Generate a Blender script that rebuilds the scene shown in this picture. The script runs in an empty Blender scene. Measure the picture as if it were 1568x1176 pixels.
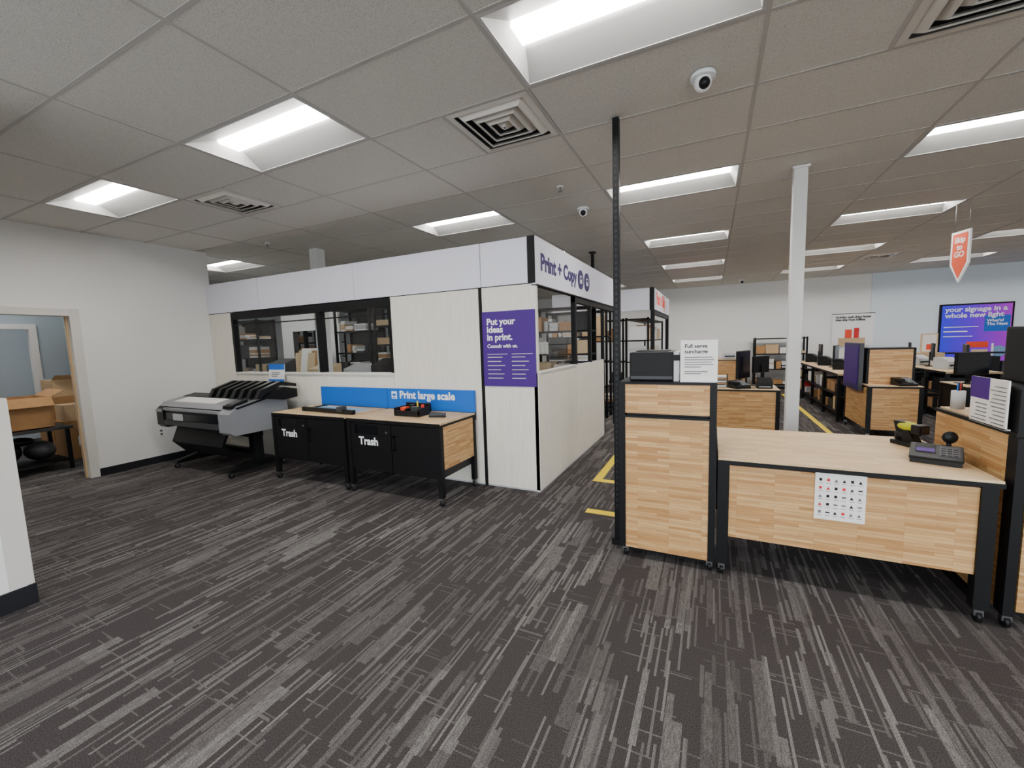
import bpy, bmesh, math, random
from mathutils import Matrix, Vector, Euler
random.seed(7)
S=bpy.context.scene
try:
    S.view_settings.view_transform='AgX'
    S.view_settings.look='None'
except Exception: pass

# ------------------------------------------------------------------ materials
def s2l(c): 
    return tuple(((v/255)/12.92 if v/255<=0.04045 else ((v/255+0.055)/1.055)**2.4) for v in c)+(1,)
def newmat(name):
    m=bpy.data.materials.new(name);m.use_nodes=True
    nt=m.node_tree;b=nt.nodes['Principled BSDF'];return m,nt,b
def N(nt,t,**k):
    n=nt.nodes.new(t)
    for a,v in k.items(): setattr(n,a,v)
    return n
def math_(nt,op,a,b=None,c=None):
    n=N(nt,'ShaderNodeMath',operation=op)
    for i,v in enumerate((a,b,c)):
        if v is None: continue
        if isinstance(v,(int,float)): n.inputs[i].default_value=v
        else: nt.links.new(v,n.inputs[i])
    return n.outputs[0]
def mixc(nt,f,a,b,blend='MIX'):
    n=N(nt,'ShaderNodeMix',data_type='RGBA',blend_type=blend)
    for i,v in ((0,f),(6,a),(7,b)):
        if isinstance(v,(int,float,tuple)): n.inputs[i].default_value=v
        else: nt.links.new(v,n.inputs[i])
    return n.outputs[2]
def plain(name,rgb,rough=.5,metal=0,noise=.05,scale=30,bump=0,spec=None,emit=0):
    m,nt,b=newmat(name)
    c=s2l(rgb)
    tc=N(nt,'ShaderNodeTexCoord');nz=N(nt,'ShaderNodeTexNoise');nz.inputs['Scale'].default_value=scale;nz.inputs['Detail'].default_value=1
    nt.links.new(tc.outputs['Object'],nz.inputs['Vector'])
    d=tuple(v*(1-noise) for v in c[:3])+(1,);e=tuple(min(1,v*(1+noise)) for v in c[:3])+(1,)
    o=mixc(nt,nz.outputs[0],d,e);nt.links.new(o,b.inputs['Base Color'])
    b.inputs['Roughness'].default_value=rough;b.inputs['Metallic'].default_value=metal
    if spec is not None:b.inputs['Specular IOR Level'].default_value=spec
    if bump:
        bp=N(nt,'ShaderNodeBump');bp.inputs['Strength'].default_value=bump;bp.inputs['Distance'].default_value=.002
        nt.links.new(nz.outputs[0],bp.inputs['Height']);nt.links.new(bp.outputs[0],b.inputs['Normal'])
    if emit:
        nt.links.new(o,b.inputs['Emission Color']);b.inputs['Emission Strength'].default_value=emit
    return m
WALL=plain('wall_paint',(243,243,241),.9,noise=.02,scale=60,bump=.25)
WALLB=plain('wall_paint_cool',(228,238,246),.9,noise=.02,scale=60,bump=.2)
WALLG=plain('wall_paint_blue_grey',(176,192,204),.9,noise=.02,scale=60,bump=.2)
TRIMW=plain('trim_white',(222,220,214),.5,noise=.02)
BASEB=plain('rubber_base',(18,21,30),.6)
BLACK=plain('black_powdercoat',(13,13,15),.5,noise=.1,scale=200,spec=.25)
BLACK2=plain('black_plastic',(17,18,20),.42,noise=.08,spec=.3)
DARKG=plain('dark_grey',(50,52,56),.5)
SILV=plain('silver_plastic',(140,142,146),.35,noise=.04)
FASC=plain('fascia_white',(228,228,240),.45,noise=.01)
PURP=plain('purple',(66,16,124),.55,noise=.03)
PURPD=plain('purple_dark',(30,8,90),.5)
BLUE=plain('blue',(0,100,200),.5,noise=.03)
WHITE=plain('white',(246,246,246),.5,noise=.01)
PAPER=plain('paper',(238,236,232),.8,noise=.02)
GREYT=plain('grey_text',(105,105,110),.8)
RED=plain('red',(206,16,24),.5)
ORANGE=plain('orange_red',(238,70,24),.5)
SIGNO=plain('sign_coral',(232,92,58),.6)
YELL=plain('yellow_tape',(240,208,0),.6,noise=.08,scale=15)
YELL2=plain('yellow_plastic',(180,180,10),.5)
CARD=plain('cardboard',(176,134,90),.85,noise=.12,scale=12)
CARD2=plain('cardboard_pale',(200,172,134),.85,noise=.1)
TAN=plain('tan',(210,186,150),.7)
COLM=plain('column_paint',(216,216,214),.6,noise=.02)
MET=plain('brushed_metal',(150,150,150),.35,1,noise=.1)
GRID=plain('ceiling_grid',(192,189,184),.7,noise=.01)
DIFF=plain('diffuser_metal',(225,220,212),.5,noise=.02)
SCREEN=plain('screen_dark',(12,14,18),.2)
PLAST=plain('pale_grey_plastic',(190,192,194),.45)
BLUEL=plain('pale_blue',(120,165,200),.5)
MAT_SH=[CARD,CARD2,PAPER,DARKG,PLAST,TAN,CARD,BLACK2,CARD2,PAPER]

def mk_ceiltile():
    m,nt,b=newmat('ceiling_tile')
    tc=N(nt,'ShaderNodeTexCoord')
    n=N(nt,'ShaderNodeTexNoise');n.inputs['Scale'].default_value=190;n.inputs['Detail'].default_value=2
    nt.links.new(tc.outputs['Object'],n.inputs['Vector'])
    r=N(nt,'ShaderNodeValToRGB');r.color_ramp.elements[0].position=.33;r.color_ramp.elements[1].position=.47
    r.color_ramp.elements[0].color=s2l((188,185,180));r.color_ramp.elements[1].color=s2l((228,225,218))
    nt.links.new(n.outputs[0],r.inputs[0]);nt.links.new(r.outputs[0],b.inputs['Base Color'])
    b.inputs['Roughness'].default_value=.95;b.inputs['Specular IOR Level'].default_value=.1
    return m
CTILE=mk_ceiltile()

def mk_carpet():
    m,nt,b=newmat('carpet_planks')
    tc=N(nt,'ShaderNodeTexCoord');sp=N(nt,'ShaderNodeSeparateXYZ');nt.links.new(tc.outputs['Object'],sp.inputs[0])
    x,y=sp.outputs[0],sp.outputs[1]
    def wn(*vals):
        n=N(nt,'ShaderNodeTexWhiteNoise',noise_dimensions='3D');c=N(nt,'ShaderNodeCombineXYZ')
        for i,v in enumerate(vals):
            if isinstance(v,(int,float)): c.inputs[i].default_value=v
            else: nt.links.new(v,c.inputs[i])
        nt.links.new(c.outputs[0],n.inputs['Vector']);return n.outputs['Value']
    def strip(u,v,w,l,seed,thr):
        cx=math_(nt,'FLOOR',math_(nt,'DIVIDE',u,w))
        off=math_(nt,'MULTIPLY',wn(cx,seed,3.3),9.0)
        cy=math_(nt,'FLOOR',math_(nt,'ADD',math_(nt,'DIVIDE',v,l),off))
        r=wn(cx,cy,seed+.7)
        on=math_(nt,'GREATER_THAN',r,thr)
        br=math_(nt,'ADD',math_(nt,'MULTIPLY',wn(cx,cy,seed+5.1),.7),.3)
        return math_(nt,'MULTIPLY',on,br)
    px=math_(nt,'FLOOR',math_(nt,'DIVIDE',x,.31));py=math_(nt,'FLOOR',math_(nt,'ADD',math_(nt,'DIVIDE',y,.92),math_(nt,'MULTIPLY',px,.37)))
    pm=math_(nt,'ADD',math_(nt,'MULTIPLY',wn(px,py,1.5),.6),.45)
    A=strip(x,y,.07,.5,11.0,.89)
    B=strip(x,y,.03,.42,21.0,.86)
    C=strip(x,y,.011,.36,31.0,.86)
    D=strip(y,x,.007,.14,41.0,.965)
    E=strip(x,y,.017,.2,51.0,.9)
    mp=N(nt,'ShaderNodeMapping');mp.inputs['Scale'].default_value=(120,26,1);nt.links.new(tc.outputs['Object'],mp.inputs[0])
    sn=N(nt,'ShaderNodeTexNoise');sn.inputs['Scale'].default_value=1;sn.inputs['Detail'].default_value=2;nt.links.new(mp.outputs[0],sn.inputs['Vector'])
    st=N(nt,'ShaderNodeMapRange');st.inputs[1].default_value=.34;st.inputs[2].default_value=.62;st.inputs[3].default_value=.4;nt.links.new(sn.outputs[0],st.inputs[0])
    v=math_(nt,'MAXIMUM',math_(nt,'MULTIPLY',A,.85),math_(nt,'MULTIPLY',B,.85))
    v=math_(nt,'MULTIPLY',v,st.outputs[0])
    v=math_(nt,'MAXIMUM',v,math_(nt,'MULTIPLY',C,.8));v=math_(nt,'MAXIMUM',v,math_(nt,'MULTIPLY',D,.45));v=math_(nt,'MAXIMUM',v,math_(nt,'MULTIPLY',E,.6))
    v=math_(nt,'MULTIPLY',v,pm)
    fn=N(nt,'ShaderNodeTexNoise');fn.inputs['Scale'].default_value=210;fn.inputs['Detail'].default_value=1;nt.links.new(tc.outputs['Object'],fn.inputs['Vector'])
    fr=N(nt,'ShaderNodeMapRange');fr.inputs[1].default_value=.3;fr.inputs[2].default_value=.7;fr.inputs[3].default_value=.55;fr.inputs[4].default_value=1.4;nt.links.new(fn.outputs[0],fr.inputs[0])
    col=mixc(nt,v,s2l((68,64,64)),s2l((138,135,133)))
    col=mixc(nt,1.0,col,fr.outputs[0],'MULTIPLY')
    nt.links.new(col,b.inputs['Base Color']);b.inputs['Roughness'].default_value=.95;b.inputs['Specular IOR Level'].default_value=.1
    bp=N(nt,'ShaderNodeBump');bp.inputs['Strength'].default_value=.4;bp.inputs['Distance'].default_value=.003;nt.links.new(fn.outputs[0],bp.inputs['Height']);nt.links.new(bp.outputs[0],b.inputs['Normal'])
    return m
CARPET=mk_carpet()

def mk_wood(name,top=False,c1=(216,174,118),c2=(180,130,74)):
    m,nt,b=newmat(name)
    tc=N(nt,'ShaderNodeTexCoord');sp=N(nt,'ShaderNodeSeparateXYZ');nt.links.new(tc.outputs['Object'],sp.inputs[0])
    cb=N(nt,'ShaderNodeCombineXYZ')
    if top: nt.links.new(sp.outputs[0],cb.inputs[0]);nt.links.new(sp.outputs[1],cb.inputs[1])
    else:
        nt.links.new(math_(nt,'ADD',sp.outputs[0],sp.outputs[1]),cb.inputs[0]);nt.links.new(sp.outputs[2],cb.inputs[1])
    br=N(nt,'ShaderNodeTexBrick');br.offset=.37;br.offset_frequency=3;br.squash=1
    br.inputs['Color1'].default_value=s2l(c1);br.inputs['Color2'].default_value=s2l(c2);br.inputs['Mortar'].default_value=s2l(tuple(int(a*.8) for a in c2))
    br.inputs['Scale'].default_value=1;br.inputs['Mortar Size'].default_value=.0005;br.inputs['Brick Width'].default_value=.21;br.inputs['Row Height'].default_value=.019 if not top else .05
    nt.links.new(cb.outputs[0],br.inputs['Vector'])
    mp=N(nt,'ShaderNodeMapping');mp.inputs['Scale'].default_value=(5,120,1);nt.links.new(cb.outputs[0],mp.inputs[0])
    nz=N(nt,'ShaderNodeTexNoise');nz.inputs['Scale'].default_value=1;nz.inputs['Detail'].default_value=2;nt.links.new(mp.outputs[0],nz.inputs['Vector'])
    mr=N(nt,'ShaderNodeMapRange');mr.inputs[1].default_value=.25;mr.inputs[2].default_value=.75;mr.inputs[3].default_value=.80;mr.inputs[4].default_value=1.12;nt.links.new(nz.outputs[0],mr.inputs[0])
    col=mixc(nt,1.0,br.outputs[0],mr.outputs[0],'MULTIPLY')
    nt.links.new(col,b.inputs['Base Color']);b.inputs['Roughness'].default_value=.5
    return m
WOOD=mk_wood('oak_butcher_block')
WOODT=mk_wood('oak_top',True,(228,200,158),(214,180,134))
def mk_lam():
    m,nt,b=newmat('pale_grain_laminate')
    tc=N(nt,'ShaderNodeTexCoord');mp=N(nt,'ShaderNodeMapping');mp.inputs['Scale'].default_value=(70,70,4);nt.links.new(tc.outputs['Object'],mp.inputs[0])
    nz=N(nt,'ShaderNodeTexNoise');nz.inputs['Scale'].default_value=1;nz.inputs['Detail'].default_value=2;nt.links.new(mp.outputs[0],nz.inputs['Vector'])
    nt.links.new(mixc(nt,nz.outputs[0],s2l((220,214,200)),s2l((242,238,227))),b.inputs['Base Color']);b.inputs['Roughness'].default_value=.5
    return m
LAM=mk_lam()
def mk_glass():
    m=bpy.data.materials.new('glass_pane');m.use_nodes=True;nt=m.node_tree;nt.nodes.clear()
    o=N(nt,'ShaderNodeOutputMaterial');t=N(nt,'ShaderNodeBsdfTransparent');g=N(nt,'ShaderNodeBsdfGlossy');g.inputs['Roughness'].default_value=.02
    t.inputs[0].default_value=(.92,.95,.95,1)
    mx=N(nt,'ShaderNodeMixShader');lw=N(nt,'ShaderNodeLayerWeight');lw.inputs[0].default_value=.5
    f=math_(nt,'ADD',math_(nt,'MULTIPLY',math_(nt,'POWER',lw.outputs['Facing'],5.0),.9),.05)
    nt.links.new(f,mx.inputs[0]);nt.links.new(t.outputs[0],mx.inputs[1]);nt.links.new(g.outputs[0],mx.inputs[2]);nt.links.new(mx.outputs[0],o.inputs[0])
    return m
GLASS=mk_glass()
def mk_emit(name,rgb,s):
    m,nt,b=newmat(name);b.inputs['Base Color'].default_value=s2l(rgb);b.inputs['Emission Color'].default_value=s2l(rgb);b.inputs['Emission Strength'].default_value=s;return m
LENS=mk_emit('fluorescent_lens',(255,250,244),45)
TROFF=plain('troffer_enamel',(200,200,198),.5,noise=.01)
def mk_display():
    m,nt,b=newmat('lightbox_print')
    tc=N(nt,'ShaderNodeTexCoord');sp=N(nt,'ShaderNodeSeparateXYZ');nt.links.new(tc.outputs['Generated'],sp.inputs[0])
    r=N(nt,'ShaderNodeValToRGB');r.color_ramp.elements[0].color=s2l((30,36,190));r.color_ramp.elements[1].color=s2l((140,20,160))
    e=r.color_ramp.elements.new(.45);e.color=s2l((76,14,180))
    nt.links.new(sp.outputs[0],r.inputs[0])
    nt.links.new(r.outputs[0],b.inputs['Base Color']);nt.links.new(r.outputs[0],b.inputs['Emission Color']);b.inputs['Emission Strength'].default_value=.7
    return m
DISP=mk_display()

# ------------------------------------------------------------------ mesh builder
class B:
    def __init__(s): s.bm=bmesh.new();s.mats=[];s.M=Matrix.Identity(4)
    def mi(s,m):
        if m not in s.mats:s.mats.append(m)
        return s.mats.index(m)
    def _fin(s,vs,m,smooth=False):
        fs=set()
        for v in vs:
            v.co=s.M@v.co
            for f in v.link_faces: fs.add(f)
        i=s.mi(m)
        for f in fs:f.material_index=i;f.smooth=smooth
    def box(s,x0,x1,y0,y1,z0,z1,m,bev=0):
        r=bmesh.ops.create_cube(s.bm,size=1);vs=r['verts']
        for v in vs:
            v.co=Vector(((x0+x1)/2+v.co.x*(x1-x0),(y0+y1)/2+v.co.y*(y1-y0),(z0+z1)/2+v.co.z*(z1-z0)))
        if bev:
            es=set(e for v in vs for e in v.link_edges)
            rr=bmesh.ops.bevel(s.bm,geom=list(es),offset=bev,segments=2,affect='EDGES',profile=.7)
            allv=set(v for f in rr['faces'] for v in f.verts)
            st=list(allv)
            while st:
                v=st.pop()
                for e in v.link_edges:
                    o=e.other_vert(v)
                    if o not in allv: allv.add(o);st.append(o)
            vs=allv
        s._fin(vs,m);return s
    def cyl(s,c,r,h,m,axis='Z',seg=20,r2=None,smooth=True):
        rr=bmesh.ops.create_cone(s.bm,cap_ends=True,segments=seg,radius1=r,radius2=r if r2 is None else r2,depth=h)
        R={'Z':Matrix.Identity(4),'X':Matrix.Rotation(math.pi/2,4,'Y'),'Y':Matrix.Rotation(-math.pi/2,4,'X')}[axis]
        T=Matrix.Translation(c)@R
        for v in rr['verts']:v.co=T@v.co
        s._fin(rr['verts'],m,False)
        if smooth:
            for f in set(f for v in rr['verts'] for f in v.link_faces):
                if len(f.verts)==4:f.smooth=True
        return s
    def sph(s,c,r,m,sz=(1,1,1)):
        rr=bmesh.ops.create_uvsphere(s.bm,u_segments=20,v_segments=12,radius=r)
        for v in rr['verts']:
            v.co=Vector(c)+Vector((v.co.x*sz[0],v.co.y*sz[1],v.co.z*sz[2]))
        s._fin(rr['verts'],m,True);return s
    def prism(s,pts,axis,a0,a1,m):
        def mk(p,a):
            return {'X':(a,p[0],p[1]),'Y':(p[0],a,p[1]),'Z':(p[0],p[1],a)}[axis]
        v0=[s.bm.verts.new(mk(p,a0)) for p in pts];v1=[s.bm.verts.new(mk(p,a1)) for p in pts]
        n=len(pts)
        s.bm.faces.new(v0);s.bm.faces.new(v1[::-1])
        for i in range(n):s.bm.faces.new((v0[i],v0[(i+1)%n],v1[(i+1)%n],v1[i]))
        s._fin(v0+v1,m);return s
    def quad(s,ps,m):
        vs=[s.bm.verts.new(p) for p in ps];s.bm.faces.new(vs);s._fin(vs,m);return s
    def obj(s,name,parent=None,keep=False):
        bmesh.ops.recalc_face_normals(s.bm,faces=s.bm.faces) if not keep else None
        co=[v.co for v in s.bm.verts]
        lo=Vector([min(c[i] for c in co) for i in range(3)]);hi=Vector([max(c[i] for c in co) for i in range(3)])
        o=Vector(((lo.x+hi.x)/2,(lo.y+hi.y)/2,lo.z))
        for v in s.bm.verts:v.co-=o
        me=bpy.data.meshes.new(name);s.bm.to_mesh(me);s.bm.free()
        for m in s.mats:me.materials.append(m)
        ob=bpy.data.objects.new(name,me);ob.location=o;S.collection.objects.link(ob)
        if parent:
            ob.parent=parent;ob.location=o-parent.location
        return ob
def text(body,parent,loc,face,width,mat,name='lettering',size=.1,bold=0,align='LEFT',rot=None,line=1.0,ext=.001):
    c=bpy.data.curves.new(name,'FONT');c.body=body;c.size=size;c.align_x=align;c.extrude=ext;c.offset=bold;c.space_line=line;c.resolution_u=3
    ob=bpy.data.objects.new(name,c);S.collection.objects.link(ob);c.materials.append(mat)
    bpy.context.view_layer.update()
    if width:
        w=ob.dimensions.x
        if w>0: c.size=size*width/w; c.offset=bold*width/w
    ob.rotation_euler=rot if rot else {'F':(math.pi/2,0,0),'S':(math.pi/2,0,math.pi/2)}[face]
    ob.parent=parent;ob.location=Vector(loc)-parent.location
    return ob
def caster(b,x,y,r=.032):
    b.cyl((x,y,r),r,.022,BLACK2,'X',14);b.box(x-.02,x+.02,y-.018,y+.018,r*1.2,.085,MET);b.cyl((x+.012,y,r),r*.45,.004,MET,'X',10)

# ------------------------------------------------------------------ shell
CH=3.17;XL=-12.0;XR=10.0;YB=-5.0;YF=14.75
b=B();b.box(XL,XR,YB,YF,-.1,0,CARPET)
fl=b.obj('floor')
XG=1.29;YG=.66
fixtures=[(-1.07,1.88),(-3.65,1.88),(-6.23,1.88),(1.51,1.88),(4.09,1.88),
 (-8.81,4.52),(-3.65,4.52),(-1.07,4.52),(1.51,4.52),(4.09,4.52),
 (-6.23,7.16),(-3.65,7.16),(-1.07,7.16),(1.51,7.16),(6.67,7.16),
 (-3.65,9.80),(-1.07,9.80),(1.51,9.80),(4.09,9.80),
 (-3.65,12.44),(-1.07,12.44),(1.51,12.44),(4.09,12.44),(6.67,12.44),
 (-6.23,-.76),(-2.36,-.76),(1.51,-.76),(5.38,-.76),(-8.81,1.22),(-11.39,1.88)]  # unseen row behind camera and backroom units, added for extra illumination
diffs=[(-1.715,2.54),(-4.94,2.54),(.865,2.54),(2.8,11.12)]
b=B()
xs=[-1.07+XG*k/2 for k in range(-17,18)]
ys=[1.88+YG*k for k in range(-11,20)]
ys[0]=YB;ys[-1]=YF
xs[0]=XL;xs[-1]=XR
def infix(cx,cy):
    for fx,fy in fixtures:
        if fx<cx<fx+XG and fy<cy<fy+YG:return True
    for fx,fy in diffs:
        if fx<cx<fx+XG/2 and fy<cy<fy+YG:return True
    return False
for i in range(len(xs)-1):
    for j in range(len(ys)-1):
        if infix((xs[i]+xs[i+1])/2,(ys[j]+ys[j+1])/2):continue
        b.quad([(xs[i],ys[j],CH),(xs[i],ys[j+1],CH),(xs[i+1],ys[j+1],CH),(xs[i+1],ys[j],CH)],CTILE)
for k in range(-8,9):
    x=-1.07+XG*k
    if XL<x<XR:b.box(x-.011,x+.011,YB,YF,CH-.003,CH+.002,GRID)
for y in ys[1:-1]:
    b.box(XL,XR,y-.011,y+.011,CH-.0025,CH+.002,GRID)
for fx,fy in diffs:
    for xx in (fx,fx+XG/2): b.box(xx-.011,xx+.011,fy,fy+YG,CH-.004,CH+.002,GRID)
b.box(XL,XR,YB,YF,CH+.3,CH+.35,DARKG)
ce=b.obj('ceiling',keep=True)
for fx,fy in fixtures:
    b=B();x0,x1,y0,y1=fx+.012,fx+XG-.012,fy+.012,fy+YG-.012
    h=CH+.085
    b.box(x0,x1,y0,y0+.02,CH-.003,CH+.01,TROFF);b.box(x0,x1,y1-.02,y1,CH-.003,CH+.01,TROFF)
    b.box(x0,x0+.02,y0+.02,y1-.02,CH-.003,CH+.01,TROFF);b.box(x1-.02,x1,y0+.02,y1-.02,CH-.003,CH+.01,TROFF)
    yc0,yc1=fy+YG*.35,fy+YG*.65
    b.quad([(x0,y0+.02,CH),(x1,y0+.02,CH),(x1,yc0,h),(x0,yc0,h)],TROFF)
    b.quad([(x0,y1-.02,CH),(x1,y1-.02,CH),(x1,yc1,h),(x0,yc1,h)],TROFF)
    b.quad([(x0+.02,y0,CH),(x0+.02,y1,CH),(x0+.10,y1,h+.02),(x0+.10,y0,h+.02)],TROFF)
    b.quad([(x1-.02,y0,CH),(x1-.02,y1,CH),(x1-.10,y1,h+.02),(x1-.10,y0,h+.02)],TROFF)
    b.box(x0,x1,y0,y1,h+.03,h+.04,TROFF)
    yc=(yc0+yc1)/2;hw=(yc1-yc0)/2
    pts=[(yc+hw,h+.01),(yc+hw*.8,h-.012),(yc-hw*.8,h-.012),(yc-hw,h+.01)]
    b.prism(pts,'X',x0+.07,x1-.07,LENS)
    b.obj('ceiling_light_troffer')
for fx,fy in diffs:
    b=B();cx,cy=fx+XG/4,fy+YG/2
    hx,hy=XG/4-.014,YG/2-.014
    def ring(hx,hy,w,z0,z1,m):
        o=[(cx-hx,cy-hy,z0),(cx+hx,cy-hy,z0),(cx+hx,cy+hy,z0),(cx-hx,cy+hy,z0)]
        n=[(cx-hx+w,cy-hy+w,z1),(cx+hx-w,cy-hy+w,z1),(cx+hx-w,cy+hy-w,z1),(cx-hx+w,cy+hy-w,z1)]
        for i in range(4):
            b.quad([o[i],o[(i+1)%4],n[(i+1)%4],n[i]],m)
            b.quad([(p[0],p[1],p[2]+.004) for p in (o[i],o[(i+1)%4],n[(i+1)%4],n[i])][::-1],m)
    ring(hx,hy,.045,CH-.003,CH-.005,DIFF)
    for k in range(4):
        q=.052+k*.066
        ring(hx-q,hy-q,.046,CH+.022,CH-.018,DIFF)
        ring(hx-q-.046,hy-q-.046,.008,CH-.018,CH-.016,DIFF)
    b.box(cx-hx,cx+hx,cy-hy,cy+hy,CH+.05,CH+.06,DARKG)
    b.obj('air_vent_diffuser')

b=B()
D0,D1=1.2,2.34
b.box(-7.44,-7.30,YB,D0,0,CH,WALL);b.box(-7.44,-7.30,D1,4.0,0,CH,WALL);b.box(-7.44,-7.30,D0,D1,2.12,CH,WALL)
b.obj('wall_left')
b=B()
b.box(-7.46,-7.28,D1-.02,D1+.075,0,2.19,TRIMW,.004);b.box(-7.46,-7.28,D0-.075,D0+.02,0,2.19,TRIMW,.004);b.box(-7.455,-7.282,D0+.02,D1-.02,2.10,2.186,TRIMW)
b.box(-7.40,-7.36,D1-.035,D1-.02,0,2.10,CARD2)
b.obj('door_1')
b=B();b.box(-7.30,-7.288,D1+.08,3.93,0,.1,BASEB);b.box(-7.30,-7.288,YB,D0-.08,0,.1,BASEB);b.obj('baseboard_left')
b=B();b.box(-4.12,-3.97,YB,.90,0,CH,WALL)
b.obj('wall_near')
b=B();b.box(-4.12,-3.962,.82,.93,.135,1.35,TRIMW);b.obj('trim_1')
b=B();b.box(-4.125,-3.955,YB,.935,0,.13,BASEB);b.obj('baseboard_near')
b=B();b.box(XL,XR,YF,YF+.12,0,CH,WALL);b.obj('wall_far')
b=B();b.box(3.9,XR,YF-.03,YF-.001,0,CH,WALLB);b.obj('wall_far_panel')
b=B();b.box(XR,XR+.12,YB,YF,0,CH,WALL);b.obj('wall_right')
b=B();b.box(XL,-3.2,YB-.12,YB,0,CH,WALL);b.box(9,XR,YB-.12,YB,0,CH,WALL);b.box(-3.2,9,YB-.12,YB,2.95,CH,WALL);b.box(-3.2,9,YB-.12,YB,0,.12,WALL);b.obj('wall_rear')
b=B()
for k in range(7): 
    x=-3.2+k*(12.2/6);b.box(x-.04,x+.04,YB-.1,YB-.02,.12,2.95,BLACK)
b.box(-3.2,9,YB-.1,YB-.02,2.2,2.27,BLACK);b.obj('added_rear_window')  # unseen opening with mullions, added so sky light lifts ceiling and walls
b=B();b.box(-14,14,YB-14,YB-.13,-.12,-.1,plain('pavement',(190,188,182),.9,scale=4));b.obj('ground')
b=B();b.box(XL-.12,XL,YB,YF,0,CH,WALLB);b.obj('wall_outer')
b=B();b.box(XL,-7.44,3.9,4.0,0,CH,WALLB);b.obj('wall_backroom_side')
def ceilcam(x,y,s=1):
    b=B();b.cyl((x,y,CH-.018*s),.07*s,.024*s,WHITE,'Z',28);b.sph((x,y,CH-.055*s),.05*s,WHITE,(1,1,1));b.sph((x+.008*s,y-.028*s,CH-.068*s),.033*s,BLACK2);b.obj('security_camera')
ceilcam(-.08,2.92);ceilcam(-1.42,5.0);ceilcam(.7,13.6,1.2)
for x,y in ((-1.43,4.2),(-5.93,4.1)):
    b=B();b.cyl((x,y,CH-.012),.035,.012,WHITE);b.cyl((x,y,CH-.03),.01,.04,MET);b.cyl((x,y,CH-.055),.022,.004,MET);b.obj('fire_sprinkler')

# ------------------------------------------------------------------ booth
YP=3.95;XS=-1.62
b=B()
g=.004
FX=[-7.30,-6.0,-4.10,-2.25,-1.70]
for a,c in zip(FX[:-1],FX[1:]):
    b.box(a+g,c-g,YP-.015,YP+.03,2.195,2.65,FASC,.002)
b.box(-7.3,-1.66,YP,YP+.06,2.19,2.64,BLACK)
b.box(-1.70,XS,YP-.018,YP+.06,2.19,2.655,BLACK)
def pan(x0,x1,z0,z1): b.box(x0+g,x1-g,YP,YP+.05,z0,z1,LAM,.002)
pan(-7.3,-6.70,.02,2.185);pan(-6.70,-4.79,.02,1.25);pan(-4.79,-3.54,.02,1.25);pan(-3.54,-2.29,.02,2.185);pan(-2.26,XS,.02,2.185)
b.box(-2.29,-2.26,YP-.012,YP+.05,0,2.19,BLACK)
b.box(-7.3,-6.7,YP+.01,YP+.06,0,2.19,PLAST);b.box(-6.7,-3.54,YP+.01,YP+.06,0,1.24,PLAST);b.box(-3.54,-1.66,YP+.01,YP+.06,0,2.19,PLAST)
wf=b.obj('wall_booth_front')
b=B()
b.box(-6.72,-3.53,YP-.01,YP+.07,2.08,2.18,BLACK);b.box(-6.72,-6.67,YP-.01,YP+.07,1.26,2.09,BLACK);b.box(-3.57,-3.53,YP-.01,YP+.07,1.26,2.09,BLACK)
b.box(-4.83,-4.75,YP-.012,YP+.07,1.26,2.09,BLACK);b.box(-6.72,-3.53,YP-.03,YP+.07,1.245,1.27,TRIMW)
b.box(-6.67,-3.57,YP+.0,YP+.02,1.985,2.0,BLACK)
for a,c in ((-6.67,-4.83),(-4.75,-3.57)):
    b.quad([(a,YP+.023,1.27),(c,YP+.023,1.27),(c,YP+.023,2.09),(a,YP+.023,2.09)],GLASS)
b.obj('window_1')
b=B()
for a,c in ((YP+.001,5.27),(5.275,6.87)):
    b.box(XS-.05,XS,a+g,c-g,.02,1.265,LAM,.002)
b.box(XS-.045,XS-.006,YP,6.87,0,1.275,PLAST)
b.box(XS-.05,XS-.002,YP+.002,YP+.03,1.27,2.185,LAM)
b.box(XS-.06,XS+.003,5.27,5.33,1.27,2.17,BLACK);b.box(XS-.05,XS-.0,6.03,6.08,1.27,2.17,BLACK);b.box(XS-.05,XS-.0,6.82,6.87,0,2.17,BLACK);b.box(XS-.06,XS,7.78,7.86,0,2.65,BLACK)
b.box(XS-.06,XS-.001,5.27,7.86,2.09,2.17,BLACK)
b.quad([(XS-.027,YP+.05,1.27),(XS-.027,5.27,1.27),(XS-.027,5.27,2.17),(XS-.027,YP+.05,2.17)],GLASS)
b.box(XS-.05,XS+.012,YP+.05,5.27,1.265,1.285,TRIMW)
b.obj('wall_booth_side')
b=B()
b.box(XS-.04,XS+.01,YP-.01,7.86,2.175,2.65,FASC,.002)
b.box(XS-.05,XS+.012,YP,7.87,2.165,2.178,BLACK)
for k in (0,1):
    b.cyl((XS+.013,5.50+k*.30,2.40),.125,.008,PURPD,'X',28)
    b.box(XS+.017,XS+.019,5.45+k*.30,5.55+k*.30,2.35,2.45,FASC)
    b.box(XS+.0185,XS+.0205,5.465+k*.30,5.535+k*.30,2.40,2.435,PURPD)
fs=b.obj('storefront_fascia_sign')
text('Print + Copy',fs,(XS+.012,4.06,2.335),'S',1.26,PURPD,bold=.004)
b=B();b.box(-2.255,-1.635,YP-.012,YP-.002,1.13,1.93,PURP)
po=b.obj('purple_wall_poster')
text('Put your\nideas\nin print.',po,(-2.20,YP-.013,1.79),'F',.34,WHITE,bold=.003,line=.85)
text('Consult with us.',po,(-2.20,YP-.013,1.545),'F',.36,WHITE,bold=.002)
c=B()
for col in (0,1):
    for k in range(6):
        w=random.uniform(.15,.24);x=-2.20+col*.29;z=1.44-k*.045
        c.box(x,x+w,YP-.0135,YP-.012,z,z+.008,PLAST)
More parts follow.
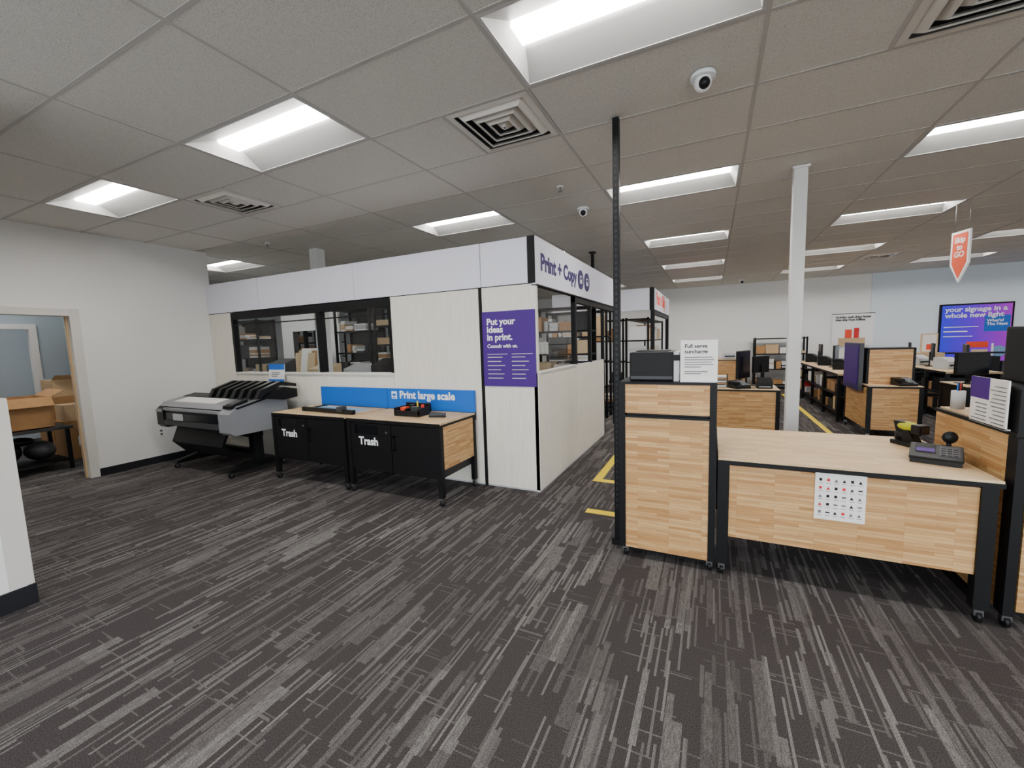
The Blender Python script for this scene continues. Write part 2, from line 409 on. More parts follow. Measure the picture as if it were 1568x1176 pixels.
for col in (0,1):c.box(-2.20+col*.29,-2.20+col*.29+.24,YP-.0135,YP-.012,1.475,1.478,WHITE)
c.obj('fine_print',po)

def rack(name,x0,x1,y0,y1,h,levels,seed,fill=.8,back=False,zb=.12,mats=None):
    mats=mats or MAT_SH
    r=random.Random(seed);b=B()
    for x in (x0,x1-.04):
        for y in (y0,y1-.04): b.box(x,x+.04,y,y+.04,0,h,BLACK)
    zs=[zb+(h-zb-.05)*k/(levels-1) for k in range(levels)]
    for z in zs: b.box(x0,x1,y0,y1,z,z+.03,BLACK)
    if back:b.box(x0,x1,y1-.01,y1,0,h,DARKG)
    for z in zs[:-1]:
        gap=(zs[1]-zs[0])-.05
        lx=x1-x0>=y1-y0
        u0,u1=(x0,x1) if lx else (y0,y1)
        u=u0+.05
        while u<u1-.15:
            w=min(r.uniform(.06,.32),u1-.05-u)
            t=r.uniform(.25,.92)
            if r.random()<fill:
                m=r.choice(mats)
                a=(u,u+w,y0+.03,y1-.08) if lx else (x0+.04,x1-.06,u,u+w)
                if r.random()<.35:
                    n=max(2,int(gap*t/.04))
                    for k in range(n):
                        o=r.uniform(-.01,.01);b.box(a[0]+o,a[1]+o,a[2]+abs(o),a[3],z+.03+k*.036,z+.03+k*.036+.031,r.choice([PAPER,m,WHITE]))
                else:
                    b.box(*a,z+.03,z+.03+gap*t,m)
            u+=w+r.uniform(.01,.06)
    return b.obj(name)
rack('storage_shelf',-10.5,-9.3,6.0,6.45,2.3,6,1,back=True,fill=.9)
rack('storage_shelf',-7.2,-6.2,6.3,6.75,2.4,6,2,fill=.9,back=True)
rack('storage_shelf',-6.1,-5.0,6.3,6.75,2.4,7,31,fill=.9)
rack('storage_shelf',-4.3,-3.1,7.0,7.45,2.2,5,12)
rack('storage_shelf',-3.0,-1.9,7.0,7.45,2.2,6,3)
rack('storage_shelf',-3.2,-1.9,8.3,8.7,2.2,5,4)
b=B();b.box(-9.15,-8.75,6.5,6.56,0,2.4,WALL);b.box(-8.0,-7.3,6.5,6.56,0,2.4,WALL);b.box(-8.75,-8.0,6.5,6.56,0,1.25,WALL);b.box(-8.75,-8.0,6.5,6.56,2.0,2.4,WALL)
b.box(-8.75,-8.70,6.48,6.58,1.25,2.0,BLACK);b.box(-8.05,-8.0,6.48,6.58,1.25,2.0,BLACK);b.box(-8.4,-8.37,6.48,6.58,1.25,2.0,BLACK);b.obj('wall_partition')
rack('storage_shelf',-11.6,-9.6,8.4,8.8,2.2,6,33,fill=.95)
b=B();b.box(-8.2,-3.4,5.0,5.5,.92,.96,PLAST,.004)
for x in (-8.1,-5.8,-3.5):
    for y in (5.05,5.45): b.box(x-.025,x+.025,y-.025,y+.025,0,.92,BLACK)
b.box(-8.15,-3.45,5.45,5.48,.3,.9,DARKG)
b.obj('production_work_table')
for i,(x,w,h,m) in enumerate(((-7.5,.45,.46,DARKG),(-6.3,.5,.36,TAN),(-5.5,.36,.36,PLAST),(-4.9,.3,.44,BLACK2),(-4.3,.4,.40,PLAST))):
    b=B();b.box(x-w/2,x+w/2,5.1,5.4,.96,.96+h*.75,m,.01);b.prism([(5.1,.96+h*.75),(5.4,.96+h*.75),(5.4,.96+h)],'X',x-w/2,x+w/2,m);b.box(x-w*.4,x+w*.4,5.02,5.1,.99,1.01,PAPER);b.box(x-w*.3,x+w*.3,5.095,5.102,1.05,1.10,SCREEN);b.obj('desktop_printer')
b=B()
for k in range(6):
    b.M=Matrix.Translation((-8.35+k*.13,6.1,0))@Matrix.Rotation(.06-.02*k,4,'Y')@Matrix.Rotation(-.14,4,'X');b.box(-.22,.22,0,.012,0.0,1.52+.05*(k%3),[TAN,CARD2,PAPER,TAN,CARD,WHITE][k])
b.obj('foam_board_stack')
b=B();b.box(-5.80,-5.64,4.7,4.86,0,CH-.001,COLM,.004);b.obj('support_column')
b=B();b.box(-2.0,-1.95,7.5,7.55,0,CH-.02,BLACK);b.box(-2.03,-1.92,7.47,7.58,CH-.03,CH-.006,BLACK);b.obj('cable_pole')
b=B();b.box(.665,.775,4.86,4.97,0,CH-.008,COLM,.004);b.box(.65,.79,4.845,4.985,CH-.03,CH-.007,TRIMW);b.box(.65,.79,4.845,4.985,0,.1,BASEB);b.obj('support_column')

b=B();b.box(-3.4,-1.22,9.26,9.32,2.19,2.65,FASC);b.box(-1.22,-1.13,9.25,9.33,2.19,2.66,BLACK);b.box(-1.17,-1.12,9.33,12.4,2.2,2.64,FASC)
b.box(-1.2,-1.12,9.26,9.32,0,2.2,BLACK);b.box(-1.2,-1.12,12.3,12.4,0,2.2,BLACK);b.box(-1.2,-1.13,9.3,12.4,2.1,2.19,BLACK);b.box(-3.4,-3.3,9.26,9.34,0,2.2,BLACK)
f2=b.obj('packing_station_canopy')
text('Pack + Ship',f2,(-1.118,9.6,2.34),'S',1.7,ORANGE,bold=.004)
rack('packing_shelf',-1.75,-1.25,9.4,12.2,2.05,5,8)
rack('packing_shelf',-3.2,-1.8,9.5,9.9,2.05,5,9)

# ------------------------------------------------------------------ table cabinets with trash
TF=3.23;TB=3.90
def trash_table(x0,x1,side):
    b=B()
    b.box(x0,x1,TF,TB,.795,.815,BLACK);b.box(x0+.004,x1-.004,TF+.004,TB-.004,.815,.832,WOODT,.002)
    b.box(x0,x1,TF-.001,TF+.004,.812,.83,BLACK)
    for x in (x0,x1-.05):
        for y in (TF,TB-.05):
            b.box(x,x+.05,y,y+.05,.085,.80,BLACK);caster(b,x+.025,y+.025)
    b.box(x0+.03,x1-.03,TF+.03,TB-.02,.27,.79,BLACK2)
    w=(x1-x0-.1)/2
    for k in (0,1):
        a=x0+.05+k*w
        if k==0:
            b.box(a+.005,a+w-.005,TF+.005,TF+.03,.275,.66,BLACK,.003);b.box(a+.005,a+.06,TF+.005,TF+.03,.66,.785,BLACK,.003);b.box(a+w-.19,a+w-.005,TF+.005,TF+.03,.66,.785,BLACK,.003);b.box(a+.06,a+w-.19,TF+.005,TF+.03,.765,.785,BLACK)
            b.box(a+.06,a+w-.19,TF+.024,TF+.031,.66,.77,SCREEN)
            b.cyl((a+w-.06,TF+.003,.70),.012,.01,MET,'Y')
        else:
            b.box(a+.005,a+w-.005,TF+.005,TF+.03,.275,.785,BLACK,.003)
            b.box(a+.04,a+.055,TF-.02,TF-.012,.52,.68,BLACK);b.box(a+.04,a+.055,TF-.02,TF+.006,.52,.535,BLACK);b.box(a+.04,a+.055,TF-.02,TF+.006,.665,.68,BLACK)
    if side: b.box(x1-.03,x1-.002,TF+.06,TB-.055,.36,.79,WOOD,.002)
    o=b.obj('trash_cabinet_table')
    text('Trash',o,(x0+.17,TF+.003,.555),'F',.27,WHITE,bold=.003)
    return o
t1=trash_table(-4.88,-3.645,False);t2=trash_table(-3.61,-2.365,True)
b=B();b.box(-4.80,-3.625,TB+.005,TB+.03,.832,1.08,BLUE,.002);b.box(-3.618,-2.37,TB+.005,TB+.03,.832,1.08,BLUE,.002)
b.box(-4.8,-2.37,TB+.001,TB+.028,.75,.835,BLACK)
b.box(-3.55,-3.47,TB-.001,TB+.004,.955,1.045,WHITE);b.box(-3.535,-3.485,TB-.003,TB,.99,1.02,BLUE);b.box(-3.535,-3.485,TB-.003,TB,.965,.975,BLUE)
bs=b.obj('blue_backsplash_sign')
text('Print large scale',bs,(-3.43,TB+.003,.965),'F',.80,WHITE,bold=.003)
b=B();b.M=Matrix.Translation((-4.1,3.57,.834))@Matrix.Rotation(-.06,4,'Z')
b.box(-.45,.38,-.15,.16,0,.018,PLAST,.003);b.box(-.43,.36,-.13,.1,.018,.02,BLUEL);b.box(-.48,.44,-.165,-.12,.0,.05,BLACK2,.008);b.box(.2,.27,-.19,-.10,.03,.085,DARKG,.01);b.box(-.47,-.42,-.17,.16,0,.03,BLACK2,.004)
b.obj('paper_trimmer')
b=B();b.M=Matrix.Translation((-2.98,3.58,.834))
b.box(-.17,.17,-.1,.12,0,.02,BLACK2,.004);b.box(-.17,-.155,-.1,.12,.02,.09,BLACK2);b.box(.155,.17,-.1,.12,.02,.09,BLACK2);b.box(-.17,.17,.105,.12,.02,.12,BLACK2);b.box(-.17,.17,-.1,-.085,.02,.06,BLACK2);b.box(-.02,-.01,-.1,.12,.02,.08,BLACK2)
b.box(-.14,-.07,-.03,.05,.02,.085,ORANGE,.005);b.box(.02,.12,-.05,-.0,.02,.1,DARKG,.005);b.box(-.05,.0,.02,.08,.02,.11,BLACK2,.006);b.cyl((.10,.06,.065),.018,.09,RED);b.cyl((.04,.05,.085),.008,.13,YELL)
b.obj('desk_organizer')
b=B();b.M=Matrix.Translation((-2.62,3.55,.834))@Matrix.Rotation(.3,4,'Z')
b.box(-.09,.09,-.02,.02,0,.015,BLACK2,.004);b.prism([(-.09,.015),(.09,.02),(.09,.04),(-.07,.06)],'Y',-.018,.018,DARKG);b.obj('stapler')

# ------------------------------------------------------------------ plotter
b=B()
X0,X1=-6.93,-5.24
for x in (X0+.25,X1-.2):
    b.box(x-.06,x+.06,3.3,3.42,.12,.66,BLACK2,.01)
    b.prism([(2.98,.07),(3.0,.11),(3.3,.17),(3.45,.17),(3.74,.11),(3.76,.07)],'X',x-.04,x+.04,BLACK2)
    for y in (3.01,3.72): caster(b,x,y,.035)
b.box(X0+.25,X1-.2,3.33,3.39,.2,.3,BLACK2,.01);b.box(X0+.2,X1-.15,3.3,3.44,.46,.68,BLACK2,.02)
b.prism([(3.05,.62),(2.96,.40),(3.1,.24),(3.35,.2),(3.35,.24),(3.14,.28),(3.0,.42),(3.09,.62)],'X',X0+.3,X1-.25,BLACK)
b.prism([(3.02,.60),(2.98,.68),(2.98,.84),(3.08,.91),(3.45,.98),(3.66,.96),(3.70,.68),(3.60,.60)],'X',X0+.16,X1-.22,BLACK2)
b.prism([(2.99,.56),(2.94,.60),(2.94,.83),(3.05,.92),(3.45,.99),(3.70,.96),(3.73,.62),(3.66,.56)],'X',X1-.23,X1,SILV)
b.prism([(3.02,.90),(3.46,.995),(3.70,.965),(3.70,.95),(3.46,.97),(3.04,.88)],'X',X1-.235,X1+.005,BLACK2)
b.prism([(2.99,.58),(2.95,.62),(2.95,.83),(3.05,.92),(3.45,.99),(3.70,.96),(3.73,.66),(3.66,.58)],'X',X0,X0+.17,BLACK2)
b.box(X0+.03,X0+.15,2.93,2.96,.80,.84,SILV,.006)
b.box(X0+.17,X1-.23,2.955,3.0,.82,.86,SILV,.01);b.box(X0+.2,X1-.25,2.965,2.99,.70,.79,SCREEN);b.box(X0+.17,X1-.23,2.95,2.99,.62,.69,DARKG,.01)
b.prism([(3.0,.868),(3.06,.918),(3.44,.992),(3.44,1.0),(3.04,.925),(2.99,.872)],'X',X0+.02,X1-.24,SILV)
b.prism([(3.07,.93),(3.24,.966),(3.24,.973),(3.07,.937)],'X',X0+.25,X1-.5,PAPER);b.prism([(3.27,.97),(3.42,1.0),(3.42,1.007),(3.27,.977)],'X',X0+.05,X1-.3,BLACK2)
b.box(X0+.42,X0+.62,2.945,2.967,.70,.785,PLAST)
b.prism([(2.99,.89),(3.2,.955),(3.2,.99),(2.99,.925)],'X',X1-.2,X1-.03,BLACK2);b.prism([(3.03,.938),(3.15,.975),(3.15,.979),(3.03,.942)],'X',X1-.17,X1-.06,SCREEN)
for k in range(7):
    x=X0+.72+k*.165
    b.prism([(3.24,.98),(3.30,1.09),(3.58,1.18),(3.80,1.13),(3.80,1.09),(3.58,1.13),(3.36,1.04),(3.29,.98)],'X',x,x+.07,BLACK2)
b.prism([(3.32,.98),(3.42,1.04),(3.62,1.10),(3.80,1.06),(3.80,.95),(3.6,.93)],'X',X0+.65,X1+.10,BLACK)
b.obj('large_format_plotter')
b=B();b.M=Matrix.Translation((-5.70,3.905,1.14))@Matrix.Rotation(-.10,4,'X')
b.box(-.17,.17,-.008,0,0,.25,PAPER);b.box(-.17,.17,-.011,-.008,.17,.25,BLUE);b.box(-.17,.17,-.011,-.008,0,.03,BLUE)
for k in range(3):b.box(-.11,.02+.03*k,-.0105,-.008,.07+.025*k,.08+.025*k,GREYT)
b.obj('instruction_card')
b=B();b.box(-7.3,-7.292,3.10,3.17,.38,.50,WHITE,.002);b.box(-7.293,-7.290,3.12,3.15,.40,.43,GREYT);b.box(-7.293,-7.290,3.12,3.15,.45,.48,GREYT);b.obj('wall_outlet')

# ------------------------------------------------------------------ front left service pedestal
b=B()
PF=2.97
b.box(-.555,-.012,PF,PF+.47,.08,1.045,WOOD,.002)
b.box(-.545,-.02,PF+.012,PF+.46,1.05,1.075,BLACK)
b.box(-.555,-.012,PF-.002,PF+.47,1.075,1.28,WOOD,.002)
b.box(-.565,-.005,PF-.006,PF+.481,1.28,1.295,BLACK)
b.box(-.60,-.555,PF-.005,PF+.48,.08,1.297,BLACK)
b.box(-.602,0.0,PF-.01,PF+.482,1.045,1.06,BLACK)
b.box(-.012,.03,PF-.005,PF+.48,.08,1.297,BLACK)
b.box(-.56,-.01,PF+.03,PF+.45,.05,.085,BLACK)
for x in (-.56,0.0):
    for y in (PF+.04,PF+.42): caster(b,x,y,.03)
b.obj('service_counter_pedestal')
b=B();b.box(-.67,-.625,3.13,3.18,0,CH-.01,BLACK,.003)
for k in range(60):
    b.box(-.655,-.64,3.1275,3.131,.3+k*.045,.325+k*.045,BASEB)
b.box(-.69,-.605,3.115,3.20,0,.05,BLACK)
b.obj('power_pole')
b=B();DX0,DX1,DY0,DY1=.04,1.375,2.965,4.0
b.box(DX0,DX1,DY0,DY1,.765,.79,BLACK);b.box(DX0+.003,DX1-.003,DY0+.004,DY1-.003,.788,.803,WOODT,.002)
for x in (.042,DX1-.085):
    for y in (DY0+.005,DY1-.07):
        b.box(x,x+.065,y,y+.065,.08,.77,BLACK);caster(b,x+.032,y+.03,.033)
b.box(.11,DX1-.085,DY0+.02,DY0+.045,.27,.755,WOOD,.002)
b.box(DX1-.05,DX1-.02,DY0+.07,DY1-.1,.15,.755,WOOD)
b.box(.11,DX1-.085,DY0+.5,DY0+.53,.10,.14,BLACK);b.box(.06,.10,DY0+.05,DY1-.05,.10,.14,BLACK);b.box(DX1-.07,DX1-.03,DY0+.05,DY1-.05,.10,.14,BLACK)
b.box(.11,DX1-.085,DY1-.03,DY1-.01,.2,.76,BLACK)
b.obj('service_desk')
b=B();PX=.57
b.box(PX,PX+.245,2.977,2.984,.475,.775,PAPER)
b.box(PX,PX+.245,2.9755,2.977,.764,.775,RED)
cols=[BLACK2,GREYT,BLACK2,GREYT,DARKG,GREYT,BLACK2,RED]
r=random.Random(3)
for i in range(6):
    for j in range(5):
        x=PX+.016+i*.038;z=.700-j*.050;k=r.random()
        if k<.4:b.box(x+.004,x+.018,2.9755,2.977,z+.014,z+.030,r.choice(cols))
        elif k<.8:b.prism([(x+.002,z+.012),(x+.020,z+.012),(x+.011,z+.030)],'Y',2.9755,2.977,r.choice(cols))
        else:b.box(x+.002,x+.022,2.9755,2.977,z+.018,z+.025,r.choice(cols))
        b.box(x,x+.024,2.976,2.977,z,z+.0025,GREYT)
b.obj('prohibited_items_notice')
b=B();b.box(-.54,-.24,3.05,3.40,1.297,1.50,BLACK,.012);b.box(-.53,-.25,3.045,3.05,1.31,1.33,DARKG);b.box(-.50,-.28,3.1,3.3,1.50,1.51,BLACK2);b.box(-.24,-.205,3.03,3.3,1.297,1.50,PLAST,.004);b.box(-.25,-.20,3.027,3.03,1.44,1.48,BLACK);b.obj('receipt_printer')
b=B();b.box(-.195,.03,3.0,3.006,1.30,1.575,PAPER);b.box(-.195,.03,2.98,3.06,1.2975,1.301,PLAST)
sg=b.obj('surcharge_sign')
text('Full serve\nsurcharge',sg,(-.17,2.9985,1.525),'F',.14,BLACK2,bold=.002,ext=.0005)
c=B()
for k in range(5): c.box(-.17,-.17+[.17,.18,.165,.175,.1][k],2.9985,3.0,1.46-k*.016,1.465-k*.016,GREYT)
for k in range(2): c.box(-.17,-.03-.04*k,2.9985,3.0,1.365-k*.014,1.37-k*.014,BLACK2)
c.obj('fine_print',sg)
# ------------------------------------------------------------------ front right pedestal
b=B();QX=1.41
b.box(QX,QX+.03,3.045,3.85,.08,1.034,WOOD,.002)
b.box(QX+.03,QX+.62,3.0,3.02,.08,1.034,BLACK)
b.box(QX+.05,QX+.60,2.985,3.0,.1,1.03,WOOD,.002)
b.box(QX-.01,QX+.03,2.96,3.04,.08,1.034,BLACK)
b.box(QX-.005,QX+.62,2.99,3.86,1.035,1.055,BLACK);b.box(QX+.015,QX+.6,3.4,3.84,1.055,1.065,WOODT)
b.box(QX+.0,QX+.62,2.99,3.38,1.055,1.28,BLACK);b.box(QX-.01,QX+.63,2.98,3.39,1.28,1.295,BLACK)
b.box(QX+.05,QX+.60,2.98,2.992,1.07,1.27,WOOD)
b.box(QX+.58,QX+.62,3.02,3.85,.08,1.034,WOOD)
for x in (QX+.02,QX+.58):
    for y in (3.0,3.8): caster(b,x,y,.033)
b.obj('service_counter_pedestal')
b=B();b.box(QX-.03,QX-.022,3.03,3.37,1.06,1.32,PAPER);b.box(QX-.033,QX-.03,3.19,3.37,1.20,1.32,PURP)
for k in range(10):
    b.box(QX-.033,QX-.0299,3.045,3.045+random.uniform(.09,.13),1.08+k*.022,1.084+k*.022,GREYT)
for k in range(5):
    b.box(QX-.033,QX-.0298,3.205,3.205+random.uniform(.09,.15),1.08+k*.022,1.084+k*.022,GREYT)
b.box(QX-.03,QX-.008,3.03,3.37,1.058,1.066,PLAST)
b.obj('brochure_sign_holder')
b=B();b.box(1.50,1.78,3.05,3.36,1.297,1.60,BLACK2,.012);b.box(1.51,1.77,3.045,3.05,1.34,1.50,BLACK);b.box(1.53,1.75,3.04,3.052,1.32,1.335,PLAST);b.obj('label_printer')
b=B();b.box(1.80,2.02,3.05,3.36,1.297,1.62,DARKG,.012);b.box(1.82,2.0,3.045,3.05,1.36,1.56,BLACK2);b.obj('receipt_printer')
b=B();b.M=Matrix.Translation((1.22,3.30,.804))@Matrix.Rotation(-.35,4,'Z')
b.prism([(-.09,0),(.10,0),(.10,.075),(-.09,.03)],'X',-.11,.11,BLACK2)
b.M=b.M@Matrix.Translation((0,0,.03))@Matrix.Rotation(.23,4,'X')
b.box(-.115,.115,-.095,.105,.018,.034,BLACK2,.006);b.box(-.09,.0,-.03,.09,.034,.037,SCREEN);b.box(.015,.10,-.06,.09,.034,.036,DARKG)
b.box(-.085,-.005,-.02,.03,.036,.038,PURP)
for i in range(3):
    for j in range(4): b.box(.022+i*.026,.04+i*.026,-.05+j*.03,-.03+j*.03,.036,.041,DARKG)
b.M=Matrix.Translation((1.32,3.42,.804));b.cyl((0,0,.01),.04,.02,BLACK2);b.cyl((0,0,.07),.012,.12,BLACK2);b.sph((0,-.01,.13),.038,BLACK2,(1,.5,1))
b.obj('payment_terminal')
b=B();b.M=Matrix.Translation((1.24,3.72,.804))@Matrix.Rotation(.5,4,'Z')
b.box(-.06,.06,-.07,.09,0,.03,BLACK2,.008);b.prism([(-.05,.03),(.06,.03),(.10,.16),(.02,.16)],'X',-.03,.03,BLACK2);b.sph((0,.02,.13),.055,YELL2,(.8,1.3,.6));b.box(-.04,.04,-.09,-.03,.09,.155,BLACK2,.012);b.box(-.03,.03,-.094,-.088,.1,.145,SCREEN);b.cyl((0,.06,.06),.04,.05,BLACK2)
b.obj('barcode_scanner')
b=B()
b.M=Matrix.Translation((1.62,3.60,1.066))
b.prism([(-.10,0),(.10,0),(.10,.09),(-.10,.03)],'X',-.1,.1,BLACK2);b.box(-.09,-.04,-.09,.09,.05,.085,BLACK2,.01);b.box(.0,.08,0,.07,.07,.075,SILV);b.obj('desk_phone')
b=B();b.cyl((1.48,3.76,1.066+.06),.035,.12,PLAST)
for k in range(4): b.cyl((1.47+.01*k,3.75+.008*k,1.066+.13),.004,.08,[BLUE,BLACK2,RED,BLACK2][k],'Z',8)
b.obj('pen_cup')

# ------------------------------------------------------------------ rear devices
def monitor(x,y,z,rot,w=.5,h=.32,name='computer_monitor',scr=SCREEN,lift=.12):
    b=B();b.M=Matrix.Translation((x,y,z))@Matrix.Rotation(rot,4,'Z')
    b.box(-.12,.12,-.08,.1,0,.012,BLACK2,.004);b.box(-.025,.025,.03,.05,.01,lift+h*.5,BLACK2);b.box(-w/2,w/2,-.015,.02,lift,lift+h,BLACK2,.006);b.box(-w/2+.012,w/2-.012,-.018,-.014,lift+.015,lift+h-.012,scr)
    return b.obj(name)
def phone(x,y,z,rot=0):
    b=B();b.M=Matrix.Translation((x,y,z))@Matrix.Rotation(rot,4,'Z')
    b.prism([(-.11,0),(.11,0),(.11,.11),(-.11,.03)],'X',-.11,.11,BLACK2);b.box(-.10,-.045,-.1,.11,.065,.105,BLACK2,.012)
    b.box(-.0,.09,.02,.09,.08,.105,SILV)
    for i in range(3):
        for j in range(3): b.box(.0+i*.03,.02+i*.03,-.08+j*.03,-.062+j*.03,.05,.065+j*.012,SILV)
    return b.obj('desk_phone')
def printer(x,y,z,rot=0,s=1,m=BLACK2):
    b=B();b.M=Matrix.Translation((x,y,z))@Matrix.Rotation(rot,4,'Z')@Matrix.Scale(s,4)
    b.box(-.2,.2,-.18,.18,0,.2,m,.015);b.prism([(-.18,.2),(.18,.2),(.18,.3),(0,.3)],'X',-.18,.18,m);b.box(-.14,.14,-.26,-.18,.05,.065,PLAST);b.box(-.15,.15,-.185,-.18,.07,.12,SCREEN);b.box(-.1,.1,-.14,-.05,.2,.215,SILV)
    return b.obj('desktop_printer')
def paperstack(x,y,z,name='paper_tray'):
    b=B();b.M=Matrix.Translation((x,y,z))
    for k in range(3):
        b.box(-.16,.16,-.12,.12,k*.07,k*.07+.006,BLACK2);b.box(-.14,.14,-.11,.11,k*.07+.006,k*.07+.03,PAPER)
    for sx in (-.16,.152):b.box(sx,sx+.008,-.12,.12,0,.2,BLACK2)
    return b.obj(name)
def counter(x0,x1,y0,y1,z,name='service_counter',tier=None,wood=True):
    b=B()
    b.box(x0,x1,y0,y1,z-.03,z-.01,BLACK);b.box(x0+.004,x1-.004,y0+.004,y1-.004,z-.01,z,WOODT)
    for x in (x0,x1-.05):
        for y in (y0,y1-.05): b.box(x,x+.05,y,y+.05,.085,z-.03,BLACK);caster(b,x+.025,y+.025)
    b.box(x0+.05,x1-.05,y0+.01,y0+.03,.15,z-.035,WOOD if wood else BLACK2)
    b.box(x0+.01,x0+.03,y0+.05,y1-.05,.15,z-.035,WOOD if wood else BLACK2);b.box(x1-.03,x1-.01,y0+.05,y1-.05,.15,z-.035,WOOD if wood else BLACK2)
    if tier:
        tx0,tx1,ty0,ty1,tz=tier
        b.box(tx0+.03,tx1-.03,ty0,ty0+.02,z,tz-.02,WOOD);b.box(tx0,tx0+.03,ty0-.004,ty1,z,tz,BLACK);b.box(tx1-.03,tx1,ty0-.004,ty1,z,tz,BLACK);b.box(tx0,tx1,ty0-.004,ty1,tz-.02,tz,BLACK);b.box(tx0+.03,tx1-.03,ty1-.02,ty1,z,tz-.02,WOOD)
    return b.obj(name)
counter(-.25,.86,6.8,7.5,.82)
monitor(.42,7.2,.82,1.15,.45,.42);phone(.36,6.93,.82,.5);printer(.68,7.0,.82,0,.5)
monitor(.66,7.36,.82,-2.4,.3,.25,lift=.2);paperstack(.05,7.1,.82)
counter(2.06,2.68,7.7,8.9,.80,tier=(2.10,2.66,7.98,8.4,1.34))
phone(2.5,7.83,.80,.2)
b=B();b.box(2.0,2.05,7.95,8.75,.70,1.42,PURPD,.004);b.box(1.992,2.0,8.0,8.7,.78,1.38,PURP);b.box(2.0,2.05,7.93,7.95,.70,1.42,DARKG);b.obj('information_panel')
counter(2.9,3.9,7.2,7.9,.86,wood=False)
monitor(3.1,7.6,.86,.4,.42,.3);phone(3.45,7.35,.86);printer(3.72,7.5,.86,.2,.6)
counter(2.95,3.7,5.6,6.3,.86,wood=False);phone(3.2,5.85,.86,.3);monitor(3.5,6.05,.86,-.2,.4,.28)
def longcounter(x0,x1,y0,y1,z,seed):
    r=random.Random(seed);b=B()
    b.box(x0,x1,y0,y1,z-.03,z,WOODT);b.box(x0-.004,x0,y0,y1,z-.035,z+.002,BLACK)
    y=y0
    while y<=y1+.01:
        b.box(x0,x0+.05,y-.025,y+.025,0,z-.03,BLACK);b.box(x1-.05,x1,y-.025,y+.025,0,z-.03,BLACK);y+=(y1-y0)/4
    for zz in (.14,.46): b.box(x0+.01,x1-.02,y0,y1,zz,zz+.025,BLACK)
    b.box(x1-.03,x1-.01,y0,y1,.1,z-.03,BLACK2)
    for zz in (.165,.485):
        y=y0+.08
        while y<y1-.3:
            w=r.uniform(.12,.35)
            if r.random()<.85:b.box(x0+.06,x1-.1,y,y+w,zz,zz+r.uniform(.1,.26),r.choice(MAT_SH+[BLACK2]*8+[RED]))
            y+=w+.04
    return b.obj('open_shelf_counter')
longcounter(2.0,2.65,9.1,13.4,.86,5)
for y,rr in ((9.6,1.4),(10.9,1.2),(12.3,1.5)):
    monitor(2.35,y,.86,rr,.45,.34);printer(2.3,y+.6,.86,1.2,.7)
longcounter(3.6,4.3,9.6,12.7,.86,6)
for y in (9.9,11.1,12.2): monitor(3.95,y,.86,1.3,.45,.34);printer(3.9,y+.5,.86,.6,.7,[PLAST,BLACK2,PLAST][int(y)%3])
counter(-.9,.9,13.6,14.3,.9,wood=True)
monitor(-.2,13.9,.9,.2);printer(.45,13.9,.9,0,.9,PLAST)
rack('storage_shelf',1.1,2.4,14.1,14.6,1.5,4,41,fill=.95)
rack('storage_shelf',4.9,8.3,13.3,13.7,1.05,3,43,fill=.95)

b=B();b.box(-1.05,-.72,3.63,3.72,0,.003,YELL);b.box(-1.21,-1.12,4.59,6.6,0,.003,YELL);b.box(-1.21,-.9,4.50,4.59,0,.003,YELL);b.obj('yellow_floor_tape')
b=B();b.box(1.66,1.74,7.0,13,0,.003,YELL);b.obj('yellow_floor_tape')

b=B();b.box(5.30,6.66,14.66,14.715,.68,2.22,BLACK,.004);b.box(5.34,6.62,14.652,14.66,.72,2.18,DISP)
b.box(6.14,6.60,14.648,14.652,1.5,1.9,BLUE);b.box(5.84,6.24,14.648,14.652,1.1,1.25,ORANGE);b.cyl((6.44,14.65,1.0),.14,.006,BLUEL,'Y');b.box(5.94,6.24,14.646,14.652,.8,1.05,TAN);b.box(6.3,6.34,14.643,14.652,.85,1.2,WHITE)
b.box(5.39,6.04,14.648,14.652,1.62,1.64,WHITE);b.box(5.39,5.84,14.648,14.652,1.5,1.53,WHITE);b.box(5.39,5.94,14.648,14.652,1.38,1.40,WHITE)
lb=b.obj('illuminated_wall_display')
text('your signage in a\nwhole new light',lb,(5.40,14.645,2.02),'F',1.14,WHITE,bold=.003,line=.9)
text('What\'s?\nThe Next',lb,(6.18,14.643,1.74),'F',.38,WHITE,bold=.003,line=.9)
b=B();b.box(3.05,3.98,14.70,14.715,1.2,2.1,WHITE);b.box(3.03,4.0,14.698,14.70,2.09,2.11,GREYT);b.box(3.2,3.8,14.692,14.70,1.2,1.42,CARD2);b.box(3.35,3.50,14.688,14.70,1.42,1.66,ORANGE);b.box(3.55,3.66,14.685,14.70,1.42,1.7,RED)
pp=b.obj('wall_poster');text('Holiday mail ships faster\nthan the Post Office.',pp,(3.12,14.688,1.98),'F',.80,BLACK2,bold=.003,line=.95)
b=B();b.box(4.4,4.7,13.0,13.03,1.05,1.5,TAN,.004);b.box(4.43,4.67,12.994,13.0,1.08,1.47,PAPER);b.box(4.50,4.60,12.99,12.995,1.12,1.25,ORANGE);b.box(4.3,4.8,12.9,13.15,.9,1.05,CARD2);b.box(4.3,4.8,12.9,13.15,0,.9,LAM);b.obj('display_pedestal')
RS=-1.34;HW=.14
b=B();b.M=Matrix.Translation((2.76,7.22,0))@Matrix.Rotation(RS,4,'Z')
b.prism([(-HW,2.80),(-HW,2.40),(0,2.17),(HW,2.40),(HW,2.80)],'Y',-.01,.01,WHITE)
h2=HW-.03
b.prism([(-h2,2.77),(-h2,2.41),(0,2.22),(h2,2.41),(h2,2.77)],'Y',-.013,-.0101,SIGNO)
b.prism([(-h2,2.77),(-h2,2.41),(0,2.22),(h2,2.41),(h2,2.77)],'Y',.0101,.013,SIGNO)
